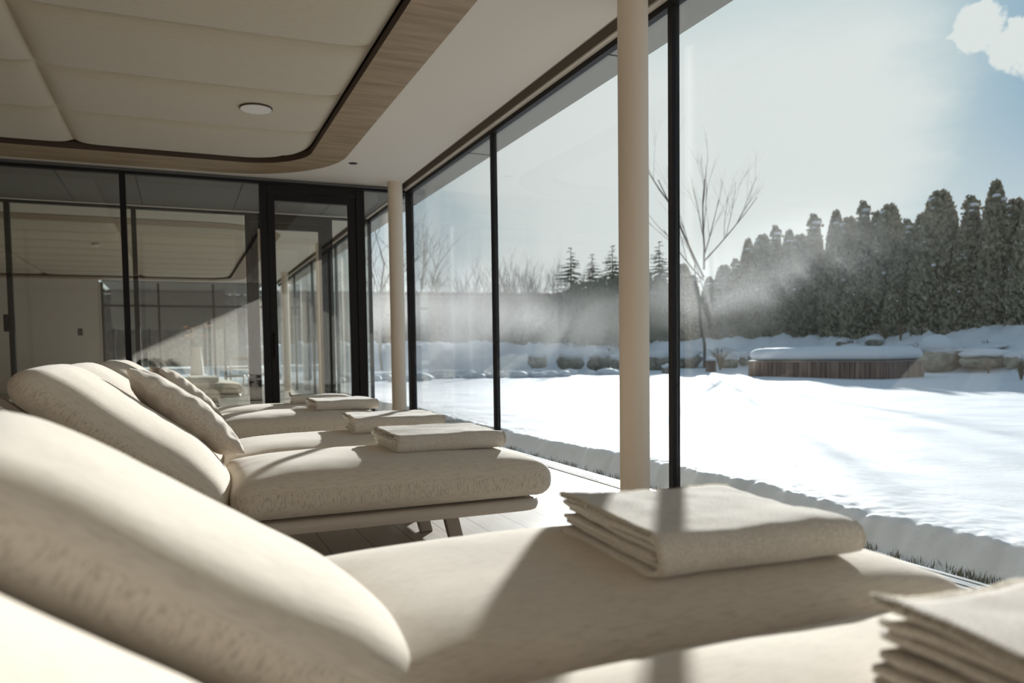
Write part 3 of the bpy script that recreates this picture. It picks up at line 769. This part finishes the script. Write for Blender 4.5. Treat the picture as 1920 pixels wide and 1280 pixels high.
# boulders: picture position of base, pixel width, pixel height, snow cap amount, label
rocks = [
 (1431, 671, 22, 17, 0, 'small grey boulder on the bank left above the tub'),
 (1510, 668, 14, 9, .3, 'tiny boulder half buried in the bank above the middle of the tub'),
 (1555, 674, 44, 14, .3, 'low flat boulder just behind the snowy tub cover'),
 (1607, 674, 54, 24, .15, 'rounded grey boulder behind the right half of the tub'),
 (1643, 652, 34, 16, .5, 'tilted boulder on the crest right of the tub'),
 (1690, 690, 84, 30, .2, 'broad boulder between the tub and the big snow-capped one'),
 (1773, 697, 78, 42, 1.0, 'big boulder carrying a thick round cap of snow'),
 (1850, 668, 96, 18, .1, 'long slanting dark boulder on the bank at the right'),
 (1868, 688, 104, 26, .25, 'wide pale boulder below the long slanting one'),
 (1369, 690, 34, 22, .2, 'boulder beside the dry grass tuft left of the tub'),
 (1398, 686, 22, 20, .4, 'boulder touching the left end of the tub'),
 (1284, 690, 62, 26, .5, 'boulder just right of the tall mullion at the foot of the bank'),
 (1232, 694, 40, 28, .3, 'boulder between the near column and the tall mullion'),
 (1128, 694, 46, 30, .3, 'boulder just left of the near column'),
 (1070, 692, 52, 28, .35, 'boulder with a notch in the bank, third left of the near column'),
 (1008, 690, 36, 26, .3, 'boulder at the misty end of the bank'),
 (1585, 650, 26, 12, .5, 'small boulder on the crest above the rounded grey one'),
 (1815, 684, 30, 20, .2, 'wedge-shaped boulder right beside the big snow-capped one'),
 (1905, 690, 34, 24, .3, 'boulder near the right edge of the picture'),
 (1455, 690, 20, 14, .2, 'little boulder peeking over the left end of the tub'),
 (1254, 700, 26, 14, .2, 'low boulder just left of the tall mullion foot'),
 (1160, 692, 30, 22, .3, 'boulder cut by the left edge of the near column'),
 (1722, 694, 40, 22, .9, 'snow-covered lump leaning on the big snow-capped boulder'),
]
for i, (px, py, w, h, cap, lab) in enumerate(rocks):
    p, t = cast(px, py); k = t/FPX; rx, rz_ = w*k/2, h*k*.66
    V, F = [], []; blob(V, F, (0, 0, 0), (rx, rx*.8, rz_), i*2.3+1, 3)
    ang = math.atan2(RX.y, RX.x); o = raw('boulder', V, F, M['rock'], smooth=True)
    o.location = (p.x+FX.x*rx*.4, p.y+FX.y*rx*.4, p.z+rz_*.75); o.rotation_euler = (0, R(-9) if i == 7 else 0, ang)
    tag(o, lab, 'boulder', 'boulders along the snowy bank')
    if cap:
        V, F = [], []; blob(V, F, (0, 0, 0), (rx*.95, rx*.8, rz_*(.45+.45*cap)), i*2.3+1.2, 3)
        c = raw('snow_cap', V, F, M['snow'], o, True); c.location = (0, 0, rz_*(.62+.25*cap))

# hot tub with plank cladding and snow cover
pL, pR = Vector((15.0, 17.65, 0)), Vector((16.05, 13.85, 0)); dv = (pR-pL); TL = dv.length; ang = math.atan2(dv.y, dv.x)
gz = ground(15.5, 16)
e = empty('hot_tub', (pL.x, pL.y, gz-.05), ang); tag(e, 'low plank-clad hot tub in the garden under a smooth cover of snow', 'hot tub')
g = nb(); 
obj('tub_shell', bx(.02, TL-.02, .03, 2.15, 0, .48), M['leg'], e)
npl = 30; g = nb()
for k in range(npl): a = TL*k/npl; box(g, a+.006, a+TL/npl-.006, -.01 + .012*((k*7) % 3 == 0), .03, .02, .47+.0, .004)
for k in range(16): b = .03+2.12*k/16; box(g, -.01, .02, b+.006, b+2.12/16-.006, .02, .47, .004); box(g, TL-.02, TL+.01, b+.006, b+2.12/16-.006, .02, .47, .004)
obj('plank_cladding', g, M['cedar'], e)
obj('rim_board', bx(-.03, TL+.03, -.03, 2.18, .47, .50, .005), M['leg'], e)
sb = soft_box(TL+.06, 2.2, .34, .26, .04, 50, 30, 10, 4, .01); o = obj('snow_cover', sb, M['snow'], e, smooth=True, loc=(-.03, 1.07, .49))
# little box post left of the tub
p, t = cast(1333, 697); e = empty('garden_bollard', tuple(p), .4); tag(e, 'small square garden bollard capped with snow, left of the tub', 'bollard')
obj('post', bx(-.14, .14, -.14, .14, -.1, .40, .01), M['cedar'], e); obj('snow_cap', soft_box(.30, .30, .13, .06, .02, 10, 10, 6), M['snow'], e, smooth=True, loc=(-.15, 0, .40))

# tufts and low winter plants on the bank
def tuft(px, py, hpx, n, lab, seed, spread_=.5, m_='dry'):
    random.seed(seed); p, t = cast(px, py); H = hpx*t/FPX; V, F = [], []
    for k in range(n):
        a = random.uniform(0, 2*PI); r = random.uniform(.1, 1)*spread_*H; h = H*random.uniform(.6, 1)
        tube(V, F, [(0, 0, -.05), (r*.3*math.cos(a), r*.3*math.sin(a), h*.6), (r*.8*math.cos(a), r*.8*math.sin(a), h*.95), (r*1.3*math.cos(a), r*1.3*math.sin(a), h*.8)], [.010, .008, .006, .002], 3)
    o = raw('grass_tuft', V, F, M[m_]); o.location = tuple(p); tag(o, lab, 'plant', 'dry plants poking out of the snow bank')
tuft(1350, 694, 46, 70, 'arching dry grass tuft beside the garden bollard', 1, .7)
tuft(1660, 640, 34, 26, 'thin dry stalks against the hedge behind the tilted boulder', 2, .5)
tuft(1688, 640, 34, 26, 'upright dry stalks on the crest right of the tilted boulder', 3, .35)
tuft(1535, 668, 20, 16, 'small dark sprig on the bank above the tub middle', 4, 1.3, 'twig')
tuft(1690, 668, 20, 26, 'dark sprawling sprig on the bank left of the big boulder', 5, 2.0, 'twig')
tuft(1645, 664, 16, 18, 'dark spiky sprig right of the round grey boulder', 6, 2.0, 'twig')
tuft(1853, 700, 30, 50, 'dry tuft at the foot of the wide pale boulder', 7, .4)
tuft(1915, 712, 40, 60, 'dry tuft cut off by the right edge of the picture', 8, .4)
tuft(1140, 676, 26, 40, 'dry grass tuft just left of the near column', 9, .6)
tuft(1288, 680, 26, 22, 'thin dark shrub shoots right of the tall mullion', 10, .8, 'twig')
tuft(1600, 655, 26, 12, 'bent dark sprig above the rounded grey boulder', 13, 1.5, 'twig')
tuft(1730, 664, 26, 22, 'dark sprig left of the snow cap of the big boulder', 14, 1.6, 'twig')
tuft(1850, 655, 20, 14, 'dark shoots in front of the long slanting boulder', 12, .6, 'twig')

# ------------------------------------------------------------------ trees
def thuja(seed, H, Rr, n, mat_='conifer', taper=.75, twin=False):
    random.seed(seed); V, F = [], []
    def rad(t): 
        return Rr*(min(1, (1-t)**taper*1.25))*(1 if t > .02 else .8)
    # dense inner body
    rows = 30; nn = 20; b = len(V)
    for i in range(rows+1):
        t = i/rows
        for k in range(nn):
            a = 2*PI*k/nn; rr = rad(t)*(.84+.14*noise.noise(Vector((math.cos(a)*1.4, math.sin(a)*1.4, t*H*.9+seed)))) ; V.append((rr*math.cos(a), rr*math.sin(a), t*H*.985))
    for i in range(rows):
        for k in range(nn): F.append((b+i*nn+k, b+i*nn+(k+1) % nn, b+(i+1)*nn+(k+1) % nn, b+(i+1)*nn+k))
    for q in range(n):
        t = 1-math.sqrt(random.random())*.999 if random.random() < .5 else random.random(); t = min(.995, t)
        a = random.uniform(0, 2*PI); rr = rad(t)*(.86+.2*random.random()+.10*noise.noise(Vector((math.cos(a)*1.4, math.sin(a)*1.4, t*H*.9+seed)))); z = t*H
        c = Vector((rr*math.cos(a), rr*math.sin(a), z)); o_ = Vector((math.cos(a), math.sin(a), 0))
        d = (o_*random.uniform(.2, .8)+Vector((random.uniform(-.3, .3), random.uniform(-.3, .3), 1))).normalized(); l = random.uniform(.08, .20)
        s = d.cross(Vector((random.uniform(-1, 1), random.uniform(-1, 1), random.uniform(-.4, .4)))).normalized()*l*.28
        i = len(V); V += [tuple(c), tuple(c+d*l*.5+s), tuple(c+d*l), tuple(c+d*l*.5-s)]; F.append((i, i+1, i+2, i+3))
    # ragged leaders at the tip
    for q in range(5):
        a = random.uniform(0, 2*PI); r0 = random.uniform(.0, .30)*Rr; t0 = random.uniform(.84, .95); hh_ = random.uniform(.35, .75)*(1-.6*r0/Rr)
        for k in range(70):
            u = random.random(); b_ = random.uniform(0, 2*PI); w_ = .11*(1-u); z = t0*H+hh_*u
            c = Vector((r0*math.cos(a)+w_*math.cos(b_), r0*math.sin(a)+w_*math.sin(b_), z)); d = Vector((math.cos(b_)*.4, math.sin(b_)*.4, 1)).normalized(); l = random.uniform(.07, .15)
            s_ = d.cross(Vector((random.uniform(-1, 1), random.uniform(-1, 1), 0))).normalized()*l*.3
            i = len(V); V += [tuple(c), tuple(c+d*l*.5+s_), tuple(c+d*l), tuple(c+d*l*.5-s_)]; F.append((i, i+1, i+2, i+3))
    return V, F
protos = []
for s, (tp, rr, hh) in enumerate(((.62, .58, 5.4), (.48, .70, 5.2), (.9, .70, 5.6))):
    V, F = thuja(s+3, hh, rr, 13000, taper=tp); e = empty('thuja_tree', (0, 0, -50)); c = raw('crown', V, F, M['conifer'], e)
    V, F = [], []; tube(V, F, [(0, 0, -.4), (0, 0, .9)], [.08, .07], 8); raw('trunk', V, F, M['bark'], e)
    # snow caught in the foliage
    random.seed(s+50); V, F = [], []
    for k in range(46):
        top = k < 2+s; t = random.uniform(.88, .97) if top else random.random()*.9; a = random.uniform(0, 2*PI) if top else random.uniform(PI*.7, PI*1.9)
        r0 = rr*min(1, (1-t)**tp*1.25)*.98; q = (random.uniform(.06, .13) if top else random.uniform(.015, .035) if k > 12 else random.uniform(.03, .08))
        blob(V, F, (r0*math.cos(a), r0*math.sin(a), t*hh), (q*1.2, q*1.2, q*.7), k*1.1+s, 2 if top else 1)
    raw('snow_clump', V, F, M['snow'], e, True)
    protos.append((e, hh))
sil = [(1905, 378), (1868, 345), (1822, 375), (1763, 363), (1728, 406), (1702, 418), (1668, 388), (1645, 402), (1620, 385), (1592, 412), (1568, 400), (1527, 409), (1500, 444), (1480, 436), (1455, 430), (1430, 444), (1403, 452), (1380, 490), (1358, 500), (1330, 522), (1300, 520), (1280, 498), (1262, 520), (1243, 510), (1948, 360), (1995, 340)]
words = {1905: 'thuja in the hedge at the right edge, just right of the tallest', 1868: 'tallest snow-dusted thuja near the right end of the hedge', 1822: 'broad thuja with a snow cap left of the tallest one', 1763: 'freestanding thuja with a narrow knob top and snow collar', 1728: 'thuja just left of the one with the knob top'}
used = []
for i, (px, py) in enumerate(sil):
    X = 25.2+random.uniform(-.3, .3); p = on_x(px, py, X); base = .85; H = p.z-base
    src, hh = protos[(i*2+1) % 3]
    o = src if src not in used else copy_tree(src)
    if src not in used: used.append(src)
    if px >= 1905 and px > 1910: lab = 'dark thuja of the hedge beyond the right edge of the picture'
    else: lab = words.get(px) or 'dark thuja of the hedge, tip %s' % ('rising left of the bare tree' if px < 1315 else 'low among the neighbours behind the bare tree' if px < 1400 else 'in the stretch between the bare tree and the gap' if px < 1540 else 'in the tight group right of the gap' if px < 1640 else 'in the lower stretch left of the knob-topped one')
    wf = 1.0 if px not in (1527, 1763, 1822) else 1.15
    o.location = (p.x, p.y, base); o.scale = (wf*1.05, wf*1.05, H/hh); o.rotation_euler = (0, 0, i*2.1)
    tag(o, lab, 'tree', 'thujas in the hedge')

# spruces in the middle distance
def spruce(seed, H, Rr, n):
    """whorls of drooping branches set with needle sprays"""
    random.seed(seed); V, F = [], []; lev = 30
    for q in range(lev):
        t = (q+.3)/lev
        for k in range(9 if t < .85 else 5):
            a = random.uniform(0, 2*PI); Lb = Rr*(1-t)**.9*random.uniform(.62, 1.15)+.10; z0 = t*H+random.uniform(-.1, .1); ns = max(4, int(Lb*9))
            for j in range(ns):
                f = (j+.6)/ns; r = Lb*f; z = z0-.28*Lb*f+.18*Lb*f*f
                for w in (-1, 0, 1):
                    l = (.34*(1-.5*f))*min(1, .35+Lb*.5)*random.uniform(.7, 1.2); aa = a+w*.9
                    c = Vector((r*math.cos(a), r*math.sin(a), z)); d = Vector((math.cos(aa), math.sin(aa), random.uniform(-.25, .3)))*l
                    s_ = Vector((-math.sin(aa), math.cos(aa), random.uniform(-.9, .9)))*l*.22
                    i = len(V); V += [tuple(c), tuple(c+d*.5+s_), tuple(c+d), tuple(c+d*.5-s_)]; F.append((i, i+1, i+2, i+3))
    return V, F
V, F = spruce(4, 9, 3.5, 12000); sp = empty('spruce_tree', (0, 0, -50)); raw('crown', V, F, M['conifer2'], sp)
V, F = [], []; tube(V, F, [(0, 0, -.5), (0, 0, 8.9)], [.16, .02], 8); raw('trunk', V, F, M['bark'], sp)
spl = [(1070, 462, 45, 'leftmost pointed spruce standing over the mist'), (1110, 474, 47, 'middle spruce of the group left of the near column'), (1148, 458, 46, 'spruce closest to the left side of the near column'), (1236, 450, 44, 'spruce seen between the near column and the tall mullion'), (1190, 470, 46, 'spruce hidden mostly by the near column')]
for i, (px, py, dep, lab) in enumerate(spl):
    p = at(px, py, dep); o = sp if i == 0 else copy_tree(sp); o.location = (p.x, p.y, .8); s = (p.z-.8)/9; o.scale = (s*1.05, s*1.05, s); o.rotation_euler = (0, 0, i)
    tag(o, lab, 'tree', 'spruces beyond the lawn')
# rounded leafy mass and the clipped hedge in the mist
def bush(seed, rx, ry, rz, n, m_, name, loc, label, group, size=.2, boxy=False):
    random.seed(seed); V, F = [], []; bmx = nb()
    if boxy:
        box(bmx, -rx*.97, rx*.97, -ry*.9, ry*.9, 0, rz*.97)
    else:
        bmesh.ops.create_icosphere(bmx, subdivisions=3, radius=1)
        for v in bmx.verts: v.co = Vector((v.co.x*rx*.86, v.co.y*ry*.86, v.co.z*rz*.86))*(1+.12*noise.noise(v.co*2+Vector((seed, 0, 0))))
    bmx.verts.index_update()
    for v in bmx.verts: V.append(tuple(v.co))
    for f in bmx.faces: F.append(tuple(v.index for v in f.verts))
    bmx.free()
    for q in range(n):
        if boxy:
            k = random.random(); c = Vector((random.uniform(-rx, rx), -ry, random.uniform(0, rz))) if k < .6 else Vector((random.uniform(-rx, rx), random.uniform(-ry, ry), rz)); o_ = Vector((0, -1, 0)) if k < .6 else Vector((0, 0, 1))
        else:
            u = Vector((random.gauss(0, 1), random.gauss(0, 1), random.gauss(0, 1))).normalized(); u.z = abs(u.z) if random.random() < .7 else u.z
            c = Vector((u.x*rx, u.y*ry, u.z*rz))*(.86+.14*random.random())*(1+.12*noise.noise(u*2+Vector((seed, 0, 0)))); o_ = u
        d = (o_+Vector((random.uniform(-.6, .6), random.uniform(-.6, .6), random.uniform(-.2, .9)))).normalized()*random.uniform(.6, 1.4)*size
        s = d.cross(Vector((random.uniform(-1, 1), random.uniform(-1, 1), .3))).normalized()*size*.28
        i = len(V); V += [tuple(c), tuple(c+d*.5+s), tuple(c+d), tuple(c+d*.5-s)]; F.append((i, i+1, i+2, i+3))
    o = raw(name, V, F, m_); o.location = loc; tag(o, label, 'bush' if not boxy else 'hedge', group); return o
for i, (px, py, dep, w, lab) in enumerate(((1000, 572, 43, 2.2, 'low dense bush at the misty left end of the bushes'), (1045, 552, 43, 2.4, 'dense rounded bush left of the spruces'), (1085, 535, 43, 2.6, 'dense rounded bush under the leftmost spruce'), (1130, 522, 43, 2.8, 'dense rounded bush in front of the middle spruce'), (1175, 520, 43, 2.6, 'dense rounded bush partly behind the near column'), (1225, 515, 42, 2.6, 'dense rounded bush between the near column and the mullion'))):
    p = at(px, py, dep); bush(30+i, w*.8, 1.6, (p.z-.3), 5200, M['conifer2'], 'dense_bush', (p.x, p.y, .3), lab, 'dense bushes beyond the lawn')
p0, p1 = at(700, 566, 58), at(1030, 566, 54)
o = bush(60, 19, 1.2, 4.9, 18000, M['hedge'], 'clipped_hedge', (10.5, 55.5, .2), 'long clipped brown hedge standing in the mist beyond the pool', None, .22, True); o.rotation_euler = (0, 0, R(-6))
# bare shrubs and trees
def branch(V, F, p, d, l, r, lev, spread_, up, kids=3):
    n = 4; pts = [p]; q = Vector(p); dd = Vector(d)
    for k in range(n):
        dd = (dd+Vector((random.uniform(-.12, .12), random.uniform(-.12, .12), up*.10))).normalized(); q = q+dd*l/n; pts.append(q.copy())
    tube(V, F, [tuple(a) for a in pts], [r*(1-.65*k/n) for k in range(n+1)], 5 if lev > 1 else 3)
    if lev > 0:
        for k in range(kids+random.randint(0, 1)):
            t = random.uniform(.3, 1); i = min(n-1, int(t*n)); a = pts[i].lerp(pts[i+1], t*n-i)
            side = Vector((random.uniform(-1, 1), random.uniform(-1, 1), random.uniform(-.1, .5))).normalized()
            branch(V, F, a, (dd+side*spread_).normalized(), l*random.uniform(.45, .7), r*.42, lev-1, spread_, up, kids)
def bare(seed, loc, stems, label, name='bare_tree', group=None):
    random.seed(seed); V, F = [], []
    for (d, l, r, lev, sp_, up, kids) in stems: branch(V, F, Vector((0, 0, 0)) if not isinstance(d, tuple) or len(d) < 6 else Vector(d[3:6]), Vector(d[:3]).normalized(), l, r, lev, sp_, up, kids)
    o = raw(name, V, F, M['twig'], smooth=True); o.location = loc; tag(o, label, 'tree' if 'tree' in name else 'shrub', group); return o
pb, tb = cast(1320, 690); k = tb/FPX
S = RX.copy(); S.z = 0; S.normalize()
def dd_(a, b): v = S*a; return (v.x, v.y, b, 0, 0, 0)
hz = 150*k
def st(a, b, z): v = S*a; return (v.x, v.y, b, 0, 0, z)
bare(9, tuple(pb-Vector((0, 0, .15))), [(dd_(.0, 1), 200*k, .085, 0, .5, .3, 0), (st(.02, 1, 190*k), 165*k, .05, 3, .35, .6, 3), (st(-.42, 1, 175*k), 200*k, .055, 3, .4, .9, 3), (st(.85, 1, 205*k), 150*k, .035, 3, .5, .2, 3),
     (st(.35, 1, 215*k), 110*k, .03, 2, .4, .6, 3), (st(-.9, .9, 170*k), 120*k, .035, 2, .5, .3, 3), (st(1, .25, 165*k), 150*k, .025, 2, .4, -.1, 3), (st(-.25, 1, 150*k), 150*k, .03, 2, .5, .4, 3)], 'bare young tree with forked trunk standing in front of the hedge')
for i, (px, py, dep, h, lab) in enumerate(((975, 690, 44, 3.9, 'bare spreading shrub left of the spruces'), (1005, 690, 43, 4.2, 'bare spreading shrub at the edge of the spruces'), (940, 690, 46, 3.8, 'bare spreading shrub just right of the thin mullion'), (880, 690, 50, 4.4, 'bare shrub poking above the misty hedge'))):
    p = at(px, 655, dep); random.seed(i)
    bare(70+i, (p.x, p.y, .5), [((random.uniform(-.6, .6), random.uniform(-.6, .6), 1, 0, 0, 0), h*random.uniform(.6, .9), .055, 3, .5, .5, 5) for _ in range(9)], lab, 'bare_shrub', 'bare shrubs in the mist')
for i, (px, dep, h, lab) in enumerate(((790, 44, 5.0, 'bare tree seen just right of the corner mullion'), (715, 34, 4.8, 'bare tree seen between the door and the far column'), (700, 42, 5.0, 'bare tree farther back, left of the far column'))):
    p = at(px, 655, dep); bare(90+i, (p.x, p.y, .1), [((.02, 0, 1, 0, 0, 0), h, .07, 3, .8, .3, 5), ((.15, .1, 1, 0, 0, 1), h*.6, .035, 2, .7, .3, 4)], lab, 'bare_tree', 'bare trees in the mist')
# distant hill
V, F = [], []; nh = 60
for i in range(nh+1):
    x = -500+1500*i/nh; 
    for j, (f_, yy) in enumerate(((0, 560), (.7, 620), (1, 700))): 
        V.append((x, yy, f_*(30+24*sst(-200, 500, x)+6*fbm(x*.012, 0, 3)) if j else -5))
for i in range(nh):
    for j in range(2): a = i*3+j; F.append((a, a+3, a+4, a+1))
o = raw('distant_hill', V, F, M['hill'], smooth=True); tag(o, 'snowy hill with pale haze in its colour on the horizon beyond the misty hedge', 'hill')

# ------------------------------------------------------------------ steam over the pool
def steam(name, c, r, dens, label, scale, seed, rot=0, thr=(.42, .72)):
    m_ = bpy.data.materials.new(name); m_.use_nodes = True; t = m_.node_tree; t.nodes.clear()
    o_ = t.nodes.new('ShaderNodeOutputMaterial'); v = t.nodes.new('ShaderNodeVolumePrincipled'); t.links.new(v.outputs[0], o_.inputs['Volume'])
    v.inputs['Color'].default_value = (.93, .93, .93, 1); v.inputs['Anisotropy'].default_value = .45
    tc_ = t.nodes.new('ShaderNodeTexCoord'); ln = t.nodes.new('ShaderNodeVectorMath'); ln.operation = 'LENGTH'; t.links.new(tc_.outputs['Object'], ln.inputs[0])
    fo = t.nodes.new('ShaderNodeMapRange'); fo.interpolation_type = 'SMOOTHSTEP'; t.links.new(ln.outputs['Value'], fo.inputs[0]); fo.inputs[1].default_value = 1; fo.inputs[2].default_value = .25; fo.inputs[3].default_value = 0; fo.inputs[4].default_value = 1
    mp_ = t.nodes.new('ShaderNodeMapping'); mp_.inputs['Scale'].default_value = scale; mp_.inputs['Location'].default_value = (seed, 0, 0); t.links.new(tc_.outputs['Object'], mp_.inputs[0])
    n = t.nodes.new('ShaderNodeTexNoise'); n.inputs['Scale'].default_value = 1; n.inputs['Detail'].default_value = 3; n.inputs['Distortion'].default_value = .6; t.links.new(mp_.outputs[0], n.inputs['Vector'])
    q = t.nodes.new('ShaderNodeMapRange'); t.links.new(n.outputs[0], q.inputs[0]); q.inputs[1].default_value = thr[0]; q.inputs[2].default_value = thr[1]
    a = t.nodes.new('ShaderNodeMath'); a.operation = 'MULTIPLY'; t.links.new(fo.outputs[0], a.inputs[0]); t.links.new(q.outputs[0], a.inputs[1])
    b = t.nodes.new('ShaderNodeMath'); b.operation = 'MULTIPLY'; t.links.new(a.outputs[0], b.inputs[0]); b.inputs[1].default_value = dens; t.links.new(b.outputs[0], v.inputs['Density'])
    bm = nb(); bmesh.ops.create_icosphere(bm, subdivisions=3, radius=1); ob = obj(name, bm, m_)
    ob.location = c; ob.scale = r; ob.rotation_euler = (0, R(rot), R(-25)); tag(ob, label, 'steam', kind='stuff')
steam('pool_steam', (7.5, 27.5, 1.2), (10.5, 6, 4.0), .12, 'bright steam rising low over the pool', (3, 2, 1.6), 1)
steam('drifting_steam', (18.0, 20.5, 3.2), (7.5, 3.2, 2.3), .07, 'thin veil of steam drifting past the hedge', (2.2, 1.6, 1.6), 4, -14)
steam('added_haze', (20, 19.5, 2.6), (7, 8, 4.2), .012, 'faint added haze that lightens the right part of the hedge', (1.5, 1.5, 1.5), 9, 0, (.25, .75))  # extra haze volume, added to lighten the hedge behind it
SC.cycles.volume_step_rate = 2.0; SC.cycles.volume_max_steps = 64
SC.cycles.max_bounces = 10; SC.cycles.transparent_max_bounces = 24; SC.cycles.diffuse_bounces = 6; SC.cycles.glossy_bounces = 5
SC.cycles.use_denoising = True
